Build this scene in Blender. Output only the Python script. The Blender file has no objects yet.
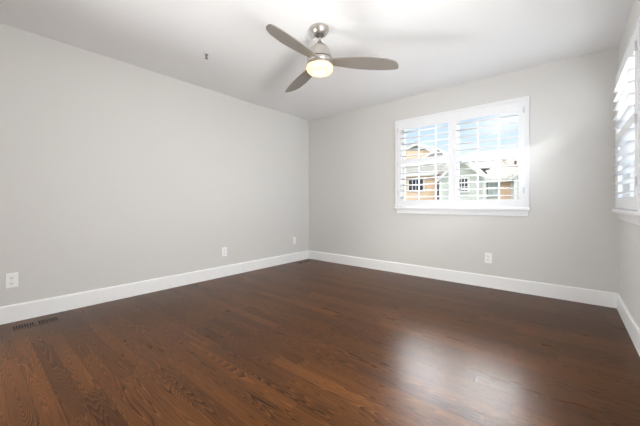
import bpy, bmesh, math, random
from mathutils import Vector, Matrix
PI = math.pi
S = bpy.context.scene
C = S.collection
random.seed(7)

# ------------------------------------------------------------------ camera
W, H, REAR = 3.889, 2.44, -5.0          # room width, height, rear wall
F_PX = 294.9
cam = bpy.data.cameras.new('camera')
cam.sensor_width = 36.0
cam.lens = F_PX / 640 * 36
cam.shift_y = -(213 - 203.2) / 640
cam.clip_start = 0.05
cam.clip_end = 500
cam_o = bpy.data.objects.new('camera', cam)
cam_o.location = (3.514, -3.893, 0.98)
cam_o.rotation_euler = (PI / 2, 0, 0.6957)
C.objects.link(cam_o)
S.camera = cam_o

# ------------------------------------------------------------------ view
S.view_settings.view_transform = 'Standard'
S.view_settings.look = 'None'
S.view_settings.gamma = 1
S.view_settings.use_curve_mapping = False
S.view_settings.exposure = 0.30

# ------------------------------------------------------------------ sky
GLARE_LOBE, HAZE, EAST = 95.0, 0.95, 7.0
w = bpy.data.worlds.new('sky')
S.world = w
w.use_nodes = True
w.cycles.sampling_method = 'MANUAL'
w.cycles.sample_map_resolution = 1024
nt = w.node_tree
nt.nodes.clear()
N = nt.nodes.new
out = N('ShaderNodeOutputWorld')
bg = N('ShaderNodeBackground')
tc = N('ShaderNodeTexCoord')
sep = N('ShaderNodeSeparateXYZ')
nt.links.new(tc.outputs['Generated'], sep.inputs[0])
ramp = N('ShaderNodeValToRGB')
el = ramp.color_ramp.elements
el[0].position = 0.0
el[0].color = (0.76, 0.85, 0.95, 1)
el[1].position = 0.31
el[1].color = (0.52, 0.71, 0.96, 1)
e = el.new(0.15); e.color = (0.68, 0.82, 0.97, 1)
e = el.new(0.46); e.color = (1, 1, 1, 1)
nt.links.new(sep.outputs['Z'], ramp.inputs[0])
mp = N('ShaderNodeMapping')
mp.inputs['Scale'].default_value = (2.2, 2.2, 9)
nt.links.new(tc.outputs['Generated'], mp.inputs[0])
nz = N('ShaderNodeTexNoise')
nz.inputs['Scale'].default_value = 2.0
nz.inputs['Detail'].default_value = 5
nt.links.new(mp.outputs[0], nz.inputs['Vector'])
cr = N('ShaderNodeMapRange')
cr.inputs[1].default_value = 0.50; cr.inputs[2].default_value = 0.72
nt.links.new(nz.outputs[0], cr.inputs[0])
mix = N('ShaderNodeMix'); mix.data_type = 'RGBA'
nt.links.new(cr.outputs[0], mix.inputs[0])
nt.links.new(ramp.outputs[0], mix.inputs[6])
mix.inputs[7].default_value = (0.90, 0.94, 1.0, 1)
nt.links.new(mix.outputs[2], bg.inputs[0])
# brightness: a calm blue band near the horizon, a lobe added out of view for floor glare, one towards +X for the right window
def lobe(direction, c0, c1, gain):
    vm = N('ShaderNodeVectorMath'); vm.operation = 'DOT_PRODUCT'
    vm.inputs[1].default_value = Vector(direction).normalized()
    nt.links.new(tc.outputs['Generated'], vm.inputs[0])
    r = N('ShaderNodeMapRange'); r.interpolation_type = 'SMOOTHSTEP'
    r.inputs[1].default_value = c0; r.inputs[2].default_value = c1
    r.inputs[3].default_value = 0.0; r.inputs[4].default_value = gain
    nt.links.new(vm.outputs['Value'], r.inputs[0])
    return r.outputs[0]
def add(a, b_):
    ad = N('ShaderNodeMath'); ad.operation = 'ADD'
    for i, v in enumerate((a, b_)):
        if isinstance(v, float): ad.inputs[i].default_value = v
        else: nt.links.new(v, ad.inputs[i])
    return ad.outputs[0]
nt.links.new(add(add(lobe((-0.25, 0.80, 0.56), math.cos(math.radians(19)), math.cos(math.radians(9)), GLARE_LOBE), HAZE), lobe((1, -0.1, 0.1), 0.5, 0.95, EAST)), bg.inputs[1])
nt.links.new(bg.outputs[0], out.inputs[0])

# ------------------------------------------------------------------ large lights
def area(name, loc, rot, sx_, sy_, power, col=(1, 1, 1), spread=180):
    l = bpy.data.lights.new(name, 'AREA')
    l.shape = 'RECTANGLE'; l.size = sx_; l.size_y = sy_
    l.energy = power; l.color = col; l.spread = math.radians(spread)
    o = bpy.data.objects.new(name, l)
    o.location = loc; o.rotation_euler = rot
    C.objects.link(o)
    return o
# fill lamps added out of frame, at the left rear and along the right wall
area('left_rear_fill', (0.10, -4.50, 0.50), (math.radians(98), 0, math.radians(-62)), 1.5, 0.85, 78, (0.985, 0.997, 1.0), 112)
area('right_side_fill', (3.86, -2.6, 1.25), (math.radians(92), 0, math.radians(70)), 1.2, 1.1, 66, (0.985, 0.997, 1.0), 140)
area('right_window_fill', (W + 0.70, -0.667, 2.58), (math.radians(38), 0, math.radians(90)), 1.2, 0.6, 430, (0.99, 0.998, 1.0), 120)  # lamp added outside to brighten the louvers and the ceiling near them
for nm, loc, rz, wd in (('back_window_portal', (2.435, 0.30, 1.514), 180, 1.6), ('right_window_portal', (W + 0.30, -0.667, 1.514), 90, 1.1)):
    po = area(nm, loc, (math.radians(90), 0, math.radians(rz)), wd, 1.4, 1)
    po.data.cycles.is_portal = True
sl = bpy.data.lights.new('sun', 'SUN'); sl.energy = 1.1; sl.angle = math.radians(3); sl.color = (1.0, 0.96, 0.90)
so = bpy.data.objects.new('sun', sl); C.objects.link(so)
so.rotation_euler = Vector((0.35, 0.8, -0.62)).to_track_quat('-Z', 'Y').to_euler()

# ------------------------------------------------------------------ materials
def mat(name, col, rough=0.5, metal=0.0, spec=0.5, bump=0.0, bscale=300, coat=0.0, var=0.0):
    m = bpy.data.materials.new(name)
    m.use_nodes = True
    t = m.node_tree
    b = t.nodes['Principled BSDF']
    b.inputs['Base Color'].default_value = (*col, 1)
    b.inputs['Roughness'].default_value = rough
    b.inputs['Metallic'].default_value = metal
    b.inputs['Specular IOR Level'].default_value = spec
    b.inputs['Coat Weight'].default_value = coat
    if bump or var:
        co = t.nodes.new('ShaderNodeTexCoord')
        n = t.nodes.new('ShaderNodeTexNoise')
        n.inputs['Scale'].default_value = bscale
        n.inputs['Detail'].default_value = 3
        t.links.new(co.outputs['Object'], n.inputs['Vector'])
        if bump:
            bu = t.nodes.new('ShaderNodeBump')
            bu.inputs['Strength'].default_value = bump
            bu.inputs['Distance'].default_value = 0.002
            t.links.new(n.outputs[0], bu.inputs['Height'])
            t.links.new(bu.outputs[0], b.inputs['Normal'])
        if var:
            mx = t.nodes.new('ShaderNodeMix'); mx.data_type = 'RGBA'
            mx.inputs[6].default_value = (*[c * (1 - var) for c in col], 1)
            mx.inputs[7].default_value = (*[min(1, c * (1 + var)) for c in col], 1)
            t.links.new(n.outputs[0], mx.inputs[0])
            t.links.new(mx.outputs[2], b.inputs['Base Color'])
    return m

M = {}
M['wall'] = mat('wall_paint', (0.67, 0.657, 0.632), 0.75, spec=0.25, bump=0.12, bscale=140)
M['ceiling'] = mat('ceiling_paint', (0.88, 0.88, 0.88), 0.85, spec=0.2, bump=0.15, bscale=120)
M['trim'] = mat('white_trim_paint', (0.82, 0.82, 0.83), 0.35)
M['baseboard'] = mat('white_baseboard_paint', (0.90, 0.90, 0.89), 0.35)
M['shutter'] = mat('white_shutter_paint', (0.84, 0.84, 0.85), 0.38)
M['vinyl'] = mat('white_vinyl', (0.86, 0.86, 0.85), 0.45)
M['plate'] = mat('white_plastic', (0.90, 0.90, 0.89), 0.35)
M['slot'] = mat('dark_slot', (0.06, 0.055, 0.05), 0.6)
M['recess'] = mat('dark_recess', (0.012, 0.01, 0.009), 0.8)
M['nickel'] = mat('brushed_nickel', (0.50, 0.465, 0.43), 0.34, metal=0.85, bump=0.05, bscale=400)
M['blade'] = mat('taupe_blade', (0.235, 0.212, 0.188), 0.5, spec=0.4, var=0.05, bscale=40)
M['steel'] = mat('sprinkler_metal', (0.30, 0.30, 0.30), 0.4, metal=0.8)
M['hinge'] = mat('hinge_metal', (0.62, 0.62, 0.64), 0.4, metal=0.3)

# glass
g = bpy.data.materials.new('window_glass'); g.use_nodes = True
t = g.node_tree; t.nodes.clear()
o_ = t.nodes.new('ShaderNodeOutputMaterial'); mx = t.nodes.new('ShaderNodeMixShader')
tr = t.nodes.new('ShaderNodeBsdfTransparent'); gl = t.nodes.new('ShaderNodeBsdfGlossy')
tr.inputs[0].default_value = (0.97, 0.98, 0.98, 1)
gl.inputs['Roughness'].default_value = 0.02
fr = t.nodes.new('ShaderNodeFresnel'); fr.inputs[0].default_value = 1.4
t.links.new(fr.outputs[0], mx.inputs[0]); t.links.new(tr.outputs[0], mx.inputs[1]); t.links.new(gl.outputs[0], mx.inputs[2])
t.links.new(mx.outputs[0], o_.inputs[0])
M['glass'] = g

# lit frosted lamp glass
g = bpy.data.materials.new('frosted_lamp_glass'); g.use_nodes = True
b = g.node_tree.nodes['Principled BSDF']
b.inputs['Base Color'].default_value = (0.8, 0.70, 0.52, 1)
b.inputs['Roughness'].default_value = 0.3
b.inputs['Emission Color'].default_value = (1.0, 0.76, 0.40, 1)
b.inputs['Emission Strength'].default_value = 0.15
b.inputs['Transmission Weight'].default_value = 0.0
t = g.node_tree
tl = t.nodes.new('ShaderNodeBsdfTranslucent'); tl.inputs[0].default_value = (0.95, 0.88, 0.74, 1)
mx = t.nodes.new('ShaderNodeMixShader'); mx.inputs[0].default_value = 0.65
t.links.new(b.outputs[0], mx.inputs[1]); t.links.new(tl.outputs[0], mx.inputs[2])
t.links.new(mx.outputs[0], t.nodes['Material Output'].inputs[0])
M['lamp_glass'] = g

# hardwood floor: boards along X, 83 mm wide, flat-sawn oak under a dark stain
def wood_material(name, plank=True):
    m = bpy.data.materials.new(name); m.use_nodes = True
    t = m.node_tree; b = t.nodes['Principled BSDF']; L = t.links.new
    def nd(kind, **kw):
        n = t.nodes.new(kind)
        for k, v in kw.items(): setattr(n, k, v)
        return n
    def mth(op, a, b_=None, c_=None):
        n = nd('ShaderNodeMath', operation=op)
        for i, v in enumerate((a, b_, c_)):
            if v is None: continue
            if isinstance(v, (int, float)): n.inputs[i].default_value = v
            else: L(v, n.inputs[i])
        return n.outputs[0]
    geo = nd('ShaderNodeNewGeometry')
    sp = nd('ShaderNodeSeparateXYZ'); L(geo.outputs['Position'], sp.inputs[0])
    X, Y = sp.outputs['X'], sp.outputs['Y']
    v = mth('DIVIDE', mth('ADD', Y, 0.0325), 0.083)
    row = mth('FLOOR', v); fv = mth('FRACT', v)
    wn = nd('ShaderNodeTexWhiteNoise', noise_dimensions='1D'); L(row, wn.inputs['W'])
    u = mth('DIVIDE', mth('ADD', X, mth('MULTIPLY', wn.outputs[0], 5.0)), 1.05)
    col = mth('FLOOR', u); fu = mth('FRACT', u)
    cb = nd('ShaderNodeCombineXYZ'); L(row, cb.inputs[0]); L(col, cb.inputs[1])
    w2 = nd('ShaderNodeTexWhiteNoise', noise_dimensions='3D'); L(cb.outputs[0], w2.inputs['Vector'])
    rnd = w2.outputs[0]
    sc = nd('ShaderNodeSeparateColor'); L(w2.outputs[1], sc.inputs[0])
    rnd2 = sc.outputs[1]
    # grain coordinates, shifted per board
    gx = mth('ADD', X, mth('MULTIPLY', rnd, 37.0)); gy = mth('ADD', Y, mth('MULTIPLY', rnd2, 53.0))
    def noise(sx_, sy_, detail=2.0, rough=0.5, dist=0.0):
        c = nd('ShaderNodeCombineXYZ'); L(mth('MULTIPLY', gx, sx_), c.inputs[0]); L(mth('MULTIPLY', gy, sy_), c.inputs[1])
        n = nd('ShaderNodeTexNoise'); n.inputs['Scale'].default_value = 1.0
        n.inputs['Detail'].default_value = detail; n.inputs['Roughness'].default_value = rough
        n.inputs['Distortion'].default_value = dist
        L(c.outputs[0], n.inputs['Vector']); return n.outputs[0]
    field = noise(0.75, 12.0, 1.3, 0.42, 0.2)
    ring = mth('FRACT', mth('MULTIPLY', field, 42.0))
    ringd = mth('POWER', ring, 2.6)                       # sharp dark side of each growth ring
    strength = mth('MULTIPLY', ringd, mth('ADD', mth('MULTIPLY', noise(1.5, 12, 2), 2.2), -0.35))
    pores = noise(6.0, 190.0, 2.0, 0.6)
    pored = nd('ShaderNodeMapRange'); pored.inputs[1].default_value = 0.50; pored.inputs[2].default_value = 0.72
    L(pores, pored.inputs[0])
    blot = noise(1.2, 5.0, 3.0, 0.6)
    # base stain by board
    rp = nd('ShaderNodeValToRGB')
    E_ = rp.color_ramp.elements
    E_[0].position = 0; E_[0].color = (0.050, 0.0175, 0.006, 1)
    E_[1].position = 1; E_[1].color = (0.165, 0.061, 0.0165, 1)
    e = E_.new(0.22); e.color = (0.078, 0.029, 0.0085, 1)
    e = E_.new(0.7); e.color = (0.112, 0.041, 0.011, 1)
    L(mth('ADD', mth('MULTIPLY', rnd, 0.75), mth('MULTIPLY', mth('SUBTRACT', blot, 0.32), 0.6)), rp.inputs[0])
    def mixc(fac, a, bcol, blend='MIX'):
        n = nd('ShaderNodeMix', data_type='RGBA', blend_type=blend)
        if isinstance(fac, float): n.inputs[0].default_value = fac
        else: L(fac, n.inputs[0])
        L(a, n.inputs[6])
        if isinstance(bcol, tuple): n.inputs[7].default_value = (*bcol, 1)
        else: L(bcol, n.inputs[7])
        return n.outputs[2]
    c1 = mixc(mth('MULTIPLY', pored.outputs[0], 0.5), rp.outputs[0], (0.030, 0.011, 0.005))
    cl = nd('ShaderNodeClamp'); L(mth('MULTIPLY', strength, 0.92), cl.inputs[0])
    c2 = mixc(cl.outputs[0], c1, (0.010, 0.004, 0.002))
    # warm lighter early wood between the rings
    inv = mth('MULTIPLY', mth('SUBTRACT', 1.0, mth('MINIMUM', mth('MULTIPLY', ring, 2.2), 1.0)), 0.22)
    c3 = mixc(inv, c2, (0.30, 0.125, 0.042))
    # narrow joints between boards
    ed = mth('MINIMUM', mth('MULTIPLY', mth('MINIMUM', fv, mth('SUBTRACT', 1.0, fv)), 0.083),
             mth('MULTIPLY', mth('MINIMUM', fu, mth('SUBTRACT', 1.0, fu)), 1.05))
    jn = nd('ShaderNodeMapRange'); jn.inputs[1].default_value = 0.0004; jn.inputs[2].default_value = 0.0016
    jn.inputs[3].default_value = 1.0; jn.inputs[4].default_value = 0.0
    L(ed, jn.inputs[0])
    c4 = mixc(mth('MULTIPLY', jn.outputs[0], 0.75), c3, (0.010, 0.006, 0.004)) if plank else c3
    L(c4, b.inputs['Base Color'])
    b.inputs['Specular IOR Level'].default_value = 0.12
    rg = mth('ADD', mth('MULTIPLY', blot, 0.10), 0.24)
    L(rg, b.inputs['Roughness'])
    b.inputs['Coat Weight'].default_value = 0.0
    b.inputs['Coat Roughness'].default_value = 0.20
    bu = nd('ShaderNodeBump'); bu.inputs['Strength'].default_value = 0.25; bu.inputs['Distance'].default_value = 0.001
    hgt = mth('SUBTRACT', mth('MULTIPLY', rnd2, 0.3), jn.outputs[0])
    L(hgt, bu.inputs['Height']); L(bu.outputs[0], b.inputs['Normal'])
    return m
M['floor'] = wood_material('oak_floor')
M['register_wood'] = wood_material('oak_register', plank=False)

# exterior materials with horizontal courses
def siding(name, col, pitch=0.16, dark=0.72, rough=0.8, axis='Z', var=0.08):
    m = bpy.data.materials.new(name); m.use_nodes = True
    t = m.node_tree; b = t.nodes['Principled BSDF']; L = t.links.new
    geo = t.nodes.new('ShaderNodeNewGeometry'); sp = t.nodes.new('ShaderNodeSeparateXYZ')
    L(geo.outputs['Position'], sp.inputs[0])
    d = t.nodes.new('ShaderNodeMath'); d.operation = 'DIVIDE'; d.inputs[1].default_value = pitch
    L(sp.outputs[axis], d.inputs[0])
    f = t.nodes.new('ShaderNodeMath'); f.operation = 'FRACT'; L(d.outputs[0], f.inputs[0])
    r = t.nodes.new('ShaderNodeMapRange'); r.inputs[1].default_value = 0.06; r.inputs[2].default_value = 0.16
    L(f.outputs[0], r.inputs[0])
    n = t.nodes.new('ShaderNodeTexNoise'); n.inputs['Scale'].default_value = 2.5; n.inputs['Detail'].default_value = 6
    L(geo.outputs['Position'], n.inputs['Vector'])
    m1 = t.nodes.new('ShaderNodeMix'); m1.data_type = 'RGBA'
    m1.inputs[6].default_value = (*[c * (1 - var) for c in col], 1); m1.inputs[7].default_value = (*[min(1, c * (1 + var)) for c in col], 1)
    L(n.outputs[0], m1.inputs[0])
    m2 = t.nodes.new('ShaderNodeMix'); m2.data_type = 'RGBA'
    m2.inputs[6].default_value = (*[c * dark for c in col], 1)
    L(m1.outputs[2], m2.inputs[7]); L(r.outputs[0], m2.inputs[0])
    L(m2.outputs[2], b.inputs['Base Color'])
    b.inputs['Roughness'].default_value = rough
    return m
M['tan'] = siding('tan_siding', (0.80, 0.56, 0.37))
M['beige'] = siding('beige_shingle', (0.36, 0.355, 0.31), 0.2, 0.80)
M['sage'] = siding('sage_siding', (0.52, 0.53, 0.45))
M['shingle'] = siding('brown_shingle', (0.25, 0.205, 0.175), 0.12, 0.85, var=0.2)
M['gable'] = siding('grey_gable_shingle', (0.22, 0.22, 0.19), 0.2)
M['gap_shade'] = siding('gap_shade_courses', (0.24, 0.19, 0.17), 0.35, 0.5, var=0.25)  # dark courses, shade of the gap between the houses put into the colour
M['ext_trim'] = mat('cream_trim', (0.66, 0.64, 0.58), 0.6)
M['ext_glass'] = mat('dark_window_pane', (0.03, 0.034, 0.045), 0.5, spec=0.2)
M['pale_pane'] = mat('pale_blind_pane', (0.50, 0.56, 0.52), 0.3)
M['grass'] = mat('ground_cover', (0.055, 0.06, 0.04), 0.95, var=0.3, bscale=0.6)

# ------------------------------------------------------------------ mesh helpers
def box(bm, x0, x1, y0, y1, z0, z1, bev=0.0):
    r = bmesh.ops.create_cube(bm, size=1.0)
    for v in r['verts']:
        v.co = Vector((x0 + (v.co.x + .5) * (x1 - x0), y0 + (v.co.y + .5) * (y1 - y0), z0 + (v.co.z + .5) * (z1 - z0)))
    if bev:
        es = list({e_ for v in r['verts'] for e_ in v.link_edges})
        bmesh.ops.bevel(bm, geom=es, offset=bev, segments=2, affect='EDGES', profile=0.6)
def prism(bm, pts, d):
    """closed outline (3-D points, planar) pushed along the vector d"""
    a = [bm.verts.new(p) for p in pts]
    b_ = [bm.verts.new(Vector(p) + Vector(d)) for p in pts]
    n = len(pts)
    bm.faces.new(a); bm.faces.new(b_[::-1])
    for i in range(n):
        bm.faces.new((a[i], b_[i], b_[(i + 1) % n], a[(i + 1) % n]))
def lathe(bm, prof, seg=40, cen=(0, 0)):
    rings = []
    for r, z in prof:
        if r < 1e-5:
            rings.append([bm.verts.new((cen[0], cen[1], z))])
        else:
            rings.append([bm.verts.new((cen[0] + r * math.cos(2 * PI * k / seg), cen[1] + r * math.sin(2 * PI * k / seg), z)) for k in range(seg)])
    for a, b_ in zip(rings, rings[1:]):
        for k in range(seg):
            k2 = (k + 1) % seg
            if len(a) == 1 and len(b_) == 1: continue
            if len(a) == 1: bm.faces.new((a[0], b_[k], b_[k2]))
            elif len(b_) == 1: bm.faces.new((a[k], b_[0], a[k2]))
            else: bm.faces.new((a[k], b_[k], b_[k2], a[k2]))
def obj(name, bm, m, parent=None, smooth=False):
    bmesh.ops.recalc_face_normals(bm, faces=bm.faces[:])
    me = bpy.data.meshes.new(name)
    bm.to_mesh(me); bm.free()
    me.materials.append(M[m] if isinstance(m, str) else m)
    if smooth:
        for p in me.polygons: p.use_smooth = True
        try: me.set_sharp_from_angle(angle=math.radians(35))
        except Exception: pass
    o = bpy.data.objects.new(name, me)
    C.objects.link(o)
    if parent: o.parent = parent
    return o
def boxes(name, lst, m, parent=None, bev=0.0):
    bm = bmesh.new()
    for b_ in lst: box(bm, *b_, bev=bev)
    return obj(name, bm, m, parent)
def thing(name, label, cat, loc=(0, 0, 0), rotz=0, group=None):
    o = bpy.data.objects.new(name, None); C.objects.link(o)
    o.empty_display_size = 0.1
    o.location = loc; o.rotation_euler = (0, 0, rotz)
    o['label'] = label; o['category'] = cat
    if group: o['group'] = group
    return o
def struct(o, label=None, cat=None):
    o['kind'] = 'structure'
    if label: o['label'] = label
    if cat: o['category'] = cat
    return o
def dup(root, loc, rotz, label):
    r = root.copy(); C.objects.link(r); r.location = loc; r.rotation_euler = (0, 0, rotz); r['label'] = label
    for ch in list(root.children):
        c = ch.copy(); C.objects.link(c); c.parent = r
        for s in list(ch.children):
            d = s.copy(); C.objects.link(d); d.parent = c
    return r

# ------------------------------------------------------------------ room shell
T = 0.16
struct(boxes('floor', [(-T, W + T, REAR - T, T, -0.1, 0)], 'floor'), 'dark stained oak board floor with visible grain', 'floor')
struct(boxes('ceiling', [(-T, W + T, REAR - T, T, H, H + 0.12)], 'ceiling'), 'plain white ceiling above the empty room', 'ceiling')
struct(boxes('wall_left', [(-T, 0, REAR, T, 0, H)], 'wall'), 'long pale greige wall on the left with two outlets and a vent below', 'wall')
struct(boxes('wall_rear', [(-T, W + T, REAR - T, REAR, 0, H)], 'wall'), 'pale greige wall behind the viewer', 'wall')
WX0, WX1, WZ0, WZ1 = 1.70, 3.17, 0.93, 2.098           # opening in the back wall
RY0, RY1 = 0.185, 1.150                                # opening in the right wall, measured from the corner
struct(boxes('wall_back', [(0, WX0, 0, T, 0, H), (WX1, W, 0, T, 0, H), (WX0, WX1, 0, T, 0, WZ0), (WX0, WX1, 0, T, WZ1, H)], 'wall'),
       'pale greige back wall around the wide shuttered window', 'wall')
struct(boxes('wall_right', [(W, W + T, -RY0, T, 0, H), (W, W + T, REAR, -RY1, 0, H), (W, W + T, -RY1, -RY0, 0, WZ0), (W, W + T, -RY1, -RY0, WZ1, H)], 'wall'),
       'pale greige wall on the right with a shuttered window', 'wall')
# baseboards with an eased top edge
BT, BH = 0.015, 0.142
def base_profile(p0, p1, inward):
    bm = bmesh.new()
    a, b_, n = Vector((*p0, 0)), Vector((*p1, 0)), Vector((*inward, 0))
    prof = [(0, 0), (BT, 0), (BT, BH - 0.012), (BT - 0.004, BH - 0.003), (BT - 0.009, BH), (0, BH)]
    prism(bm, [a + n * q + Vector((0, 0, z)) for q, z in prof], b_ - a)
    return bm
struct(obj('baseboard_left', base_profile((0, REAR), (0, 0), (1, 0)), 'baseboard'), 'tall white baseboard along the left wall', 'baseboard')
struct(obj('baseboard_back', base_profile((BT, 0), (W - BT, 0), (0, -1)), 'baseboard'), 'tall white baseboard along the back wall', 'baseboard')
struct(obj('baseboard_right', base_profile((W, REAR), (W, 0), (-1, 0)), 'baseboard'), 'tall white baseboard along the right wall', 'baseboard')

# ------------------------------------------------------------------ windows (local: x along the wall, room at y < 0)
def frame_boxes(x0, x1, z0, z1, wd, y0, y1, wt=None, wb=None):
    wt = wd if wt is None else wt; wb = wd if wb is None else wb
    return [(x0, x0 + wd, y0, y1, z0, z1), (x1 - wd, x1, y0, y1, z0, z1),
            (x0 + wd, x1 - wd, y0, y1, z1 - wt, z1), (x0 + wd, x1 - wd, y0, y1, z0, z0 + wb)]
def make_window(name, label, loc, rotz, x0, x1, cas, sashes, muntins, sill, apron):
    """x0,x1: wall opening; cas: outer edges of the casing"""
    r = struct(thing(name, label, 'window', loc, rotz))
    boxes('casing', [(cas[0], x0 + 0.006, -0.028, 0, 0.93, 2.135), (x1 - 0.006, cas[1], -0.028, 0, 0.93, 2.135),
                     (x0 + 0.006, x1 - 0.006, -0.028, 0, WZ1 - 0.004, 2.135),
                     (cas[0] + 0.008, cas[0] + 0.018, -0.032, -0.028, 0.93, 2.127), (cas[1] - 0.018, cas[1] - 0.008, -0.032, -0.028, 0.93, 2.127),
                     (cas[0] + 0.018, cas[1] - 0.018, -0.032, -0.028, 2.117, 2.127)], 'trim', r)
    boxes('sill', [(sill[0], sill[1], -0.052, 0, 0.900, 0.93)], 'trim', r, bev=0.006)
    boxes('apron', [(apron[0], apron[1], -0.016, 0, 0.838, 0.900)], 'trim', r, bev=0.003)
    boxes('jamb', frame_boxes(x0, x1, WZ0, WZ1, 0.022, 0.05, T), 'vinyl', r)
    for k, (a, b_) in enumerate(sashes):
        s = boxes('sash', frame_boxes(a, b_, WZ0 + 0.022, WZ1 - 0.022, 0.035, 0.075, 0.115), 'vinyl', r)
        boxes('glass_pane', [(a + 0.035, b_ - 0.035, 0.093, 0.097, WZ0 + 0.057, WZ1 - 0.057)], 'glass', s)
        lst = []
        for mxp in muntins[k]:
            lst.append((mxp - 0.008, mxp + 0.008, 0.086, 0.104, WZ0 + 0.057, WZ1 - 0.057))
        lst.append((a + 0.035, b_ - 0.035, 0.0865, 0.1035, 1.512, 1.528))
        boxes('muntin', lst, 'vinyl', s)
    return r
def louver_mesh(length, tilt=0.0):
    bm = bmesh.new()
    n, hw, ht = 20, 0.0445, 0.0055
    pts = []
    for k in range(n):
        a = 2 * PI * k / n
        y, z = hw * math.cos(a), ht * math.sin(a)
        c, s = math.cos(tilt), math.sin(tilt)
        pts.append((0, y * c - z * s, y * s + z * c))
    prism(bm, pts, (length, 0, 0))
    me = bpy.data.meshes.new('louver')
    bmesh.ops.recalc_face_normals(bm, faces=bm.faces[:])
    bm.to_mesh(me); bm.free()
    for p in me.polygons: p.use_smooth = len(p.vertices) == 4
    me.materials.append(M['shutter'])
    return me
YC = -0.016                                            # mid plane of the shutter panels
def make_shutter(label, loc, rotz, width, st_l, st_r, hinge_side, tilt=0.0):
    r = thing('plantation_shutter', label, 'shutter', loc, rotz, 'white plantation shutter panels')
    z0, z1 = 0.936, 2.092
    zo0, zm0, zm1, zo1 = 1.025, 1.515, 1.587, 1.992
    y0, y1 = YC - 0.014, YC + 0.014
    boxes('stile', [(0, st_l, y0, y1, z0, z1)], 'shutter', r, bev=0.002)
    boxes('stile', [(width - st_r, width, y0, y1, z0, z1)], 'shutter', r, bev=0.002)
    for nm, a, b_ in (('top_rail', zo1, z1), ('middle_rail', zm0, zm1), ('bottom_rail', z0, zo0)):
        boxes(nm, [(st_l, width - st_r, y0 + 0.001, y1 - 0.001, a, b_)], 'shutter', r)
    me = louver_mesh(width - st_l - st_r - 0.004, tilt)
    for a, b_, n in ((zo0, zm0, 6), (zm1, zo1, 5)):
        for k in range(n):
            o = bpy.data.objects.new('louver', me); C.objects.link(o); o.parent = r
            o.location = (st_l + 0.002, YC, a + (k + 0.5) * (b_ - a) / n)
    for hz in (1.12, 1.52, 1.99):                      # three small hinges on the outer stile
        bm = bmesh.new()
        hx = width - 0.004 if hinge_side > 0 else 0.004
        lathe(bm, [(0, hz - 0.032), (0.0045, hz - 0.032), (0.0045, hz + 0.032), (0, hz + 0.032)], 12, (hx, y0 - 0.0035))
        box(bm, hx - 0.007, hx + 0.007, y0 - 0.002, y0 + 0.001, hz - 0.03, hz + 0.03)
        obj('hinge', bm, 'hinge', r, smooth=True)
    return r

make_window('window_1', 'wide window in the back wall looking out on neighbouring houses', (0, 0, 0), 0, WX0, WX1, (1.664, 3.207),
            [(1.722, 2.437), (2.437, 3.148)], [(1.959, 2.185), (2.687, 2.911)], (1.65, 3.222), (1.682, 3.20))
make_shutter('left shutter panel of the back wall window, in front of the tan house', (1.705, 0, 0), 0, 0.7245, 0.045, 0.048, -1)
make_shutter('right shutter panel of the back wall window, in front of the sage house', (2.4305, 0, 0), 0, 0.7345, 0.048, 0.052, 1)
make_window('window_2', 'narrow window in the right wall beside the corner', (W, 0, 0), -PI / 2, RY0, RY1, (0.110, 1.225),
            [(0.207, 1.128)], [(0.51, 0.82)], (0.075, 1.235), (0.100, 1.215))
make_shutter('shutter panel of the window in the right wall, its open louvers jutting past the frame', (W, -RY0 - 0.004, 0), -PI / 2,
             RY1 - RY0 - 0.008, 0.064, 0.068, 1)

# ------------------------------------------------------------------ ceiling fan
FX, FY = 1.937, -2.008
fan = thing('ceiling_fan', 'brushed nickel three blade ceiling fan with a lit warm frosted bowl', 'ceiling fan', (FX, FY, H))
def fan_part(name, prof, m, seg=48):
    bm = bmesh.new()
    lathe(bm, [(r, z - H) for r, z in prof], seg)
    return obj(name, bm, m, fan, True)
fan_part('canopy', [(0, 2.4395), (0.074, 2.4395), (0.0775, 2.436), (0.0775, 2.428), (0.073, 2.412), (0.066, 2.398), (0.056, 2.386), (0.050, 2.381), (0.044, 2.379), (0.030, 2.381), (0, 2.385)], 'nickel')
fan_part('hanger_ball', [(0, 2.384), (0.026, 2.384), (0.030, 2.376), (0.024, 2.364), (0.014, 2.358), (0, 2.357)], 'slot', 24)
fan_part('downrod', [(0, 2.37), (0.012, 2.37), (0.012, 2.30), (0, 2.30)], 'nickel', 24)
fan_part('motor_housing', [(0, 2.332), (0.015, 2.332), (0.018, 2.322), (0.030, 2.308), (0.052, 2.292), (0.070, 2.272), (0.085, 2.245), (0.096, 2.215), (0.1025, 2.190), (0.1035, 2.180), (0, 2.180)], 'nickel', 56)
fan_part('shadow_gap', [(0, 2.180), (0.088, 2.180), (0.088, 2.173), (0, 2.173)], 'slot', 40)
fan_part('blade_hub', [(0, 2.173), (0.104, 2.173), (0.1065, 2.170), (0.1065, 2.146), (0.104, 2.142), (0, 2.142)], 'nickel', 56)
fan_part('light_kit_ring', [(0, 2.142), (0.090, 2.142), (0.090, 2.136), (0.107, 2.135), (0.109, 2.118), (0, 2.118)], 'nickel', 56)
gs = fan_part('light_bowl', [(0, 2.118), (0.105, 2.118), (0.108, 2.108), (0.108, 2.094), (0.104, 2.080), (0.094, 2.070), (0.075, 2.063), (0.04, 2.060), (0, 2.059)], 'lamp_glass', 56)
gs['label'] = 'lit warm frosted glass bowl'
lp = bpy.data.lights.new('fan_bulb', 'POINT'); lp.energy = 1.4; lp.color = (1.0, 0.62, 0.25); lp.shadow_soft_size = 0.03
lo = bpy.data.objects.new('fan_bulb', lp); lo.parent = fan; lo.location = (0, 0, 2.092 - H); C.objects.link(lo)
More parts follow.
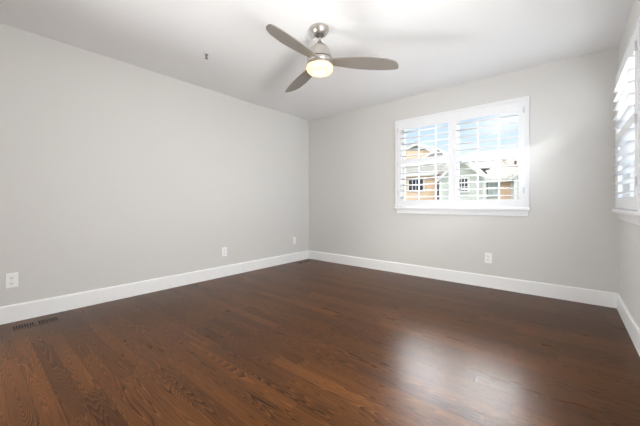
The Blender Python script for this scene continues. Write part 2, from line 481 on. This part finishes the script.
# blades: outline (distance from the axis, half widths) with an oblique rounded tip
def blade_mesh():
    bm = bmesh.new()
    up = [(0.095, 0.040), (0.16, 0.054), (0.24, 0.068), (0.33, 0.077), (0.42, 0.081), (0.50, 0.080), (0.56, 0.076), (0.61, 0.069), (0.640, 0.062), (0.651, 0.053)]
    dn = [(0.652, 0.040), (0.646, 0.014), (0.630, -0.016), (0.60, -0.042), (0.54, -0.065), (0.42, -0.080), (0.33, -0.077), (0.24, -0.068), (0.16, -0.054), (0.095, -0.040)]
    pitch = math.radians(PITCH)
    th = 0.007
    def P(r, y, z):
        droop = -0.030 * (r - 0.1) / 0.55
        cam_ = 0.10 * y * y / 0.07 * -0.4
        y *= 0.95; r *= 1.01
        return (r, y * math.cos(pitch), y * math.sin(pitch) + droop + cam_ + z)
    pts = up + dn
    a = [bm.verts.new(P(r, y, th / 2)) for r, y in pts]
    b_ = [bm.verts.new(P(r, y, -th / 2)) for r, y in pts]
    n = len(pts); m = len(up)
    for lay in (a, b_):
        for i in range(m - 1):
            j = n - 1 - i
            if i < len(dn) - 1:
                bm.faces.new((lay[i], lay[i + 1], lay[j - 1], lay[j]))
    for i in range(n): bm.faces.new((a[i], b_[i], b_[(i + 1) % n], a[(i + 1) % n]))
    bmesh.ops.recalc_face_normals(bm, faces=bm.faces[:])
    me = bpy.data.meshes.new('blade'); bm.to_mesh(me); bm.free()
    me.materials.append(M['blade'])
    for p in me.polygons: p.use_smooth = True
    me.set_sharp_from_angle(angle=math.radians(40))
    return me
PITCH = -12
bme = blade_mesh()
bm = bmesh.new(); box(bm, 0.085, 0.125, -0.030, 0.030, -0.0075, 0.0035, bev=0.002)
for v in bm.verts: v.co.z += v.co.y * math.tan(math.radians(PITCH))
bmesh.ops.recalc_face_normals(bm, faces=bm.faces[:])
brk = bpy.data.meshes.new('blade_bracket'); bm.to_mesh(brk); bm.free(); brk.materials.append(M['nickel'])
for k in range(3):
    ang = math.radians(37.7 + 120 * k)
    o = bpy.data.objects.new('blade', bme); C.objects.link(o); o.parent = fan
    o.location = (0, 0, 2.158 - H); o.rotation_euler = (0, 0, ang)
    q = bpy.data.objects.new('blade_bracket', brk); C.objects.link(q); q.parent = o

# ------------------------------------------------------------------ sprinkler head
sp_ = thing('fire_sprinkler', 'small metal fire sprinkler head hanging from the ceiling left of the fan', 'sprinkler', (0.821, -2.395, H))
bm = bmesh.new(); lathe(bm, [(0, -0.0005), (0.030, -0.0005), (0.029, -0.006), (0.018, -0.009), (0, -0.009)], 32)
obj('escutcheon', bm, 'trim', sp_, True)
bm = bmesh.new(); lathe(bm, [(0, -0.009), (0.014, -0.009), (0.014, -0.018), (0.007, -0.024), (0, -0.024)], 20)
obj('body', bm, 'steel', sp_, True)
bm = bmesh.new()
for s in (-1, 1):
    prism(bm, [(s * 0.009, -0.003, -0.018), (s * 0.013, -0.003, -0.026), (s * 0.012, -0.003, -0.036), (s * 0.003, -0.003, -0.047), (s * 0.001, -0.003, -0.044), (s * 0.008, -0.003, -0.034), (s * 0.009, -0.003, -0.026), (s * 0.006, -0.003, -0.018)], (0, 0.006, 0))
obj('frame_arm', bm, 'steel', sp_)
bm = bmesh.new(); lathe(bm, [(0, -0.022), (0.0025, -0.022), (0.003, -0.034), (0.0025, -0.046), (0, -0.046)], 12)
obj('bulb', bm, 'steel', sp_, True)
bm = bmesh.new(); lathe(bm, [(0, -0.046), (0.008, -0.049), (0.008, -0.051), (0.015, -0.049), (0.015, -0.051), (0, -0.052)], 24)
obj('deflector', bm, 'steel', sp_, True)

# ------------------------------------------------------------------ wall outlets (local: plate on y = 0, room at y < 0)
def make_outlet(label, loc, rotz):
    r = thing('wall_outlet', label, 'outlet', loc, rotz, 'white wall outlets')
    boxes('cover_plate', [(-0.037, 0.037, -0.007, 0, -0.059, 0.059)], 'plate', r, bev=0.003)
    for z in (-0.0225, 0.0225):
        bm = bmesh.new()
        pts = []
        for k in range(24):
            a = 2 * PI * k / 24
            pts.append((0.017 * math.cos(a), -0.0095, z + max(-0.0125, min(0.0125, 0.0175 * math.sin(a)))))
        prism(bm, pts, (0, 0.004, 0))
        s = obj('receptacle', bm, 'plate', r)
        bm = bmesh.new()
        box(bm, -0.0085, -0.0055, -0.0102, -0.008, z - 0.003, z + 0.007)
        box(bm, 0.0055, 0.0085, -0.0102, -0.008, z - 0.002, z + 0.006)
        prism(bm, [(0.003 * math.cos(2 * PI * k / 10), -0.0102, z - 0.0075 + 0.003 * math.sin(2 * PI * k / 10)) for k in range(10)], (0, 0.002, 0))
        obj('slot', bm, 'slot', s)
    bm = bmesh.new()
    prism(bm, [(0.003 * math.cos(2 * PI * k / 12), -0.0085, 0.003 * math.sin(2 * PI * k / 12)) for k in range(12)], (0, 0.003, 0))
    obj('screw', bm, 'hinge', r)
    return r
o1 = make_outlet('white outlet on the left wall above the floor vent, nearest the viewer', (0, -3.655, 0.343), PI / 2)
dup(o1, (0, -1.685, 0.330), PI / 2, 'white outlet halfway along the left wall')
dup(o1, (0, -0.365, 0.350), PI / 2, 'white outlet on the left wall closest to the far corner')
dup(o1, (2.818, 0, 0.341), 0, 'white outlet on the back wall below the wide window')

# ------------------------------------------------------------------ floor registers
def make_register(label, loc, rotz):
    """long side along local x, slots run along local y"""
    r = thing('floor_register', label, 'floor vent', loc, rotz, 'wooden floor registers')
    hx, hy, sy = 0.155, 0.065, 0.046
    boxes('recess', [(-hx + 0.004, hx - 0.004, -hy + 0.004, hy - 0.004, 0, 0.0004)], 'recess', r)
    lst = [(-hx, hx, -hy, -sy, 0.0, 0.0016), (-hx, hx, sy, hy, 0.0, 0.0016), (-hx, -0.130, -sy, sy, 0.0, 0.0016), (0.130, hx, -sy, sy, 0.0, 0.0016), (-0.009, 0.009, -sy, sy, 0.0, 0.0016)]
    boxes('frame', lst, 'register_wood', r)
    for s in (-1, 1):
        bars = []
        n = 8; a = 0.009; L_ = 0.121; p = L_ / n
        for k in range(n):
            x = a + k * p
            bars.append((s * x if s > 0 else -x - 0.0055, (s * x + 0.0055) if s > 0 else -x, -sy, sy, 0.0002, 0.0015))
        boxes('grille', bars, 'register_wood', r)
    return r
rg = make_register('slotted wooden floor vent beside the left baseboard at the left edge', (0.195, -3.53, 0), PI / 2)
dup(rg, (0.15, -0.29, 0), PI / 2, 'small dark floor vent in the far corner of the room')

# ------------------------------------------------------------------ outside
struct(boxes('ground', [(-60, 50, 2, 90, -3.2, -3.0)], 'grass'), 'ground between the houses outside the window', 'ground')
GZ = -3.0
def house_window(parent, x0, x1, z0, z1, y, nx, nz_, pane='ext_glass'):
    f = boxes('window', frame_boxes(x0, x1, z0, z1, 0.12, y - 0.10, y), 'ext_trim', parent)
    boxes('pane', [(x0 + 0.12, x1 - 0.12, y - 0.04, y - 0.005, z0 + 0.12, z1 - 0.12)], pane, f)
    lst = []
    for k in range(1, nx):
        x = x0 + 0.12 + (x1 - x0 - 0.24) * k / nx
        lst.append((x - 0.03, x + 0.03, y - 0.07, y - 0.03, z0 + 0.12, z1 - 0.12))
    for k in range(1, nz_):
        z = z0 + 0.12 + (z1 - z0 - 0.24) * k / nz_
        lst.append((x0 + 0.12, x1 - 0.12, y - 0.068, y - 0.032, z - 0.035, z + 0.035))
    boxes('glazing_bar', lst, 'ext_trim', f)
def rake(bm, a, b_, y, depth=0.12, wd=0.24):
    """sloping board under a roof edge from a to b (x, z)"""
    prism(bm, [(a[0], y - depth, a[1]), (b_[0], y - depth, b_[1]), (b_[0], y - depth, b_[1] - wd), (a[0], y - depth, a[1] - wd)], (0, depth, 0))
def gable_house(parent, xl, xr, ze, xa, za, y0, y1, wallm, roofm, over=0.35):
    """front wall polygon with a gable, extruded back; two roof slabs; rake boards"""
    bm = bmesh.new()
    prism(bm, [(xl, y0, GZ), (xr, y0, GZ), (xr, y0, ze), (xa, y0, za), (xl, y0, ze)], (0, y1 - y0, 0))
    obj('wall', bm, wallm, parent)
    for sx_, xe in ((-1, xl), (1, xr)):
        sl = (za - ze) / (xa - xe)
        xo = xe + sx_ * over; zo = ze + sl * sx_ * over
        bm = bmesh.new()
        prism(bm, [(xo, y0 - 0.3, zo + 0.02), (xa, y0 - 0.3, za + 0.02), (xa, y0 - 0.3, za + 0.17), (xo, y0 - 0.3, zo + 0.17)], (0, y1 - y0 + 0.3, 0))
        obj('roof_slope', bm, roofm, parent)
        bm = bmesh.new(); rake(bm, (xo, zo + 0.12), (xa, za + 0.12), y0 - 0.3, 0.08)
        obj('rake_board', bm, 'ext_trim', parent)

# tan house on the left
A = thing('tan_house', 'tan sided house with two small gables seen through the left shutter', 'house', (0, 0, 0))
boxes('wall', [(-11.5, -5.38, 23, 32, GZ, 3.72)], 'tan', A)
bm = bmesh.new(); prism(bm, [(-11.8, 22.6, 3.55), (-11.8, 25.5, 5.0), (-11.8, 25.5, 3.55)], (6.65, 0, 0)); obj('lower_roof', bm, 'beige', A)
boxes('fascia', [(-11.8, -5.15, 22.5, 22.6, 3.45, 3.72)], 'ext_trim', A)
bm = bmesh.new(); prism(bm, [(-13, 25.5, 3.72), (-5.6, 25.5, 3.72), (-5.6, 25.5, 5.55), (-7.0, 25.5, 6.15), (-8.15, 25.5, 6.85), (-13, 25.5, 5.45)], (0, 6, 0)); obj('upper_wall', bm, 'tan', A)
bm = bmesh.new(); prism(bm, [(-9.45, 25.45, 6.42), (-6.95, 25.45, 6.28), (-8.15, 25.45, 6.92)], (0, 0.1, 0)); obj('gable_panel', bm, 'gable', A)
for a, b_ in (((-11.2, 6.02), (-8.15, 7.10)), ((-8.15, 7.10), (-6.3, 6.05))):
    bm = bmesh.new(); rake(bm, a, b_, 25.3, 0.1, 0.26); obj('rake_board', bm, 'ext_trim', A)
    bm = bmesh.new(); prism(bm, [(a[0], 25.2, a[1]), (b_[0], 25.2, b_[1]), (b_[0], 25.2, b_[1] + 0.12), (a[0], 25.2, a[1] + 0.12)], (0, 6, 0)); obj('roof_slope', bm, 'beige', A)
bm = bmesh.new(); prism(bm, [(-7.0, 24.95, 5.45), (-5.15, 24.95, 5.3), (-5.9, 24.95, 6.2)], (0, 4, 0)); obj('small_gable', bm, 'shingle', A)
for a, b_ in (((-7.4, 5.5), (-5.9, 6.28)), ((-5.9, 6.28), (-5.14, 5.78))):
    bm = bmesh.new(); rake(bm, a, b_, 24.9, 0.1, 0.2); obj('rake_board', bm, 'ext_trim', A)
boxes('gable_sill', [(-7.5, -5.14, 24.6, 24.95, 5.2, 5.42)], 'ext_trim', A)
house_window(A, -8.05, -6.45, 2.02, 3.28, 23, 4, 2)
boxes('gap_strip', [(-5.38, -5.12, 22.7, 23.3, GZ, 3.45)], 'gap_shade', A)  # dark strip standing in for the shaded gap between the houses

# sage house with a front gable and a wing to the right
B = thing('sage_house', 'sage sided house with front gables and a brown roof, seen mostly through the right shutter', 'house', (0, 0, 0))
gable_house(B, -4.75, -1.35, 3.0, -3.07, 4.55, 22, 31, 'sage', 'shingle', 0.32)
house_window(B, -3.40, -2.46, 1.85, 3.08, 22, 3, 3)
for cx in (-4.80, -1.50, 0.54):
    boxes('corner_board', [(cx, cx + 0.2, 21.93, 22.0, GZ, 2.92)], 'ext_trim', B)
boxes('porch_wall', [(-1.35, 0.58, 22.85, 31, GZ, 3.0)], 'sage', B)
boxes('porch_panel', [(-0.44, 0.26, 22.75, 22.85, GZ, 2.75)], 'tan', B)
boxes('porch_column', [(0.28, 0.46, 22.5, 22.7, GZ, 2.8)], 'ext_trim', B)
house_window(B, -1.28, -0.47, 1.5, 2.70, 22.85, 2, 2, 'pale_pane')
bm = bmesh.new(); prism(bm, [(-1.35, 22.3, 2.92), (-1.35, 27, 5.5), (-1.35, 27, 5.35), (-1.35, 22.3, 2.77)], (2.4, 0, 0)); obj('wing_roof', bm, 'shingle', B)
bm = bmesh.new(); prism(bm, [(-3.0, 24.3, 4.0), (-3.0, 27, 5.5), (-3.0, 27, 4.0)], (1.7, 0, 0)); obj('rear_roof', bm, 'shingle', B)
boxes('gutter', [(-1.2, 0.5, 22.2, 22.3, 2.74, 2.92)], 'ext_trim', B)
for vx, vy in ((-0.55, 25.4), (0.35, 24.6)):
    bm = bmesh.new(); z = 2.92 + (vy - 22.3) * 0.549
    lathe(bm, [(0, z - 0.1), (0.09, z - 0.1), (0.09, z + 0.22), (0, z + 0.22)], 12, (vx, vy)); obj('roof_vent', bm, 'slot', B)
gable_house(B, 0.60, 5.4, 2.95, 3.0, 4.9, 22, 31, 'sage', 'shingle')
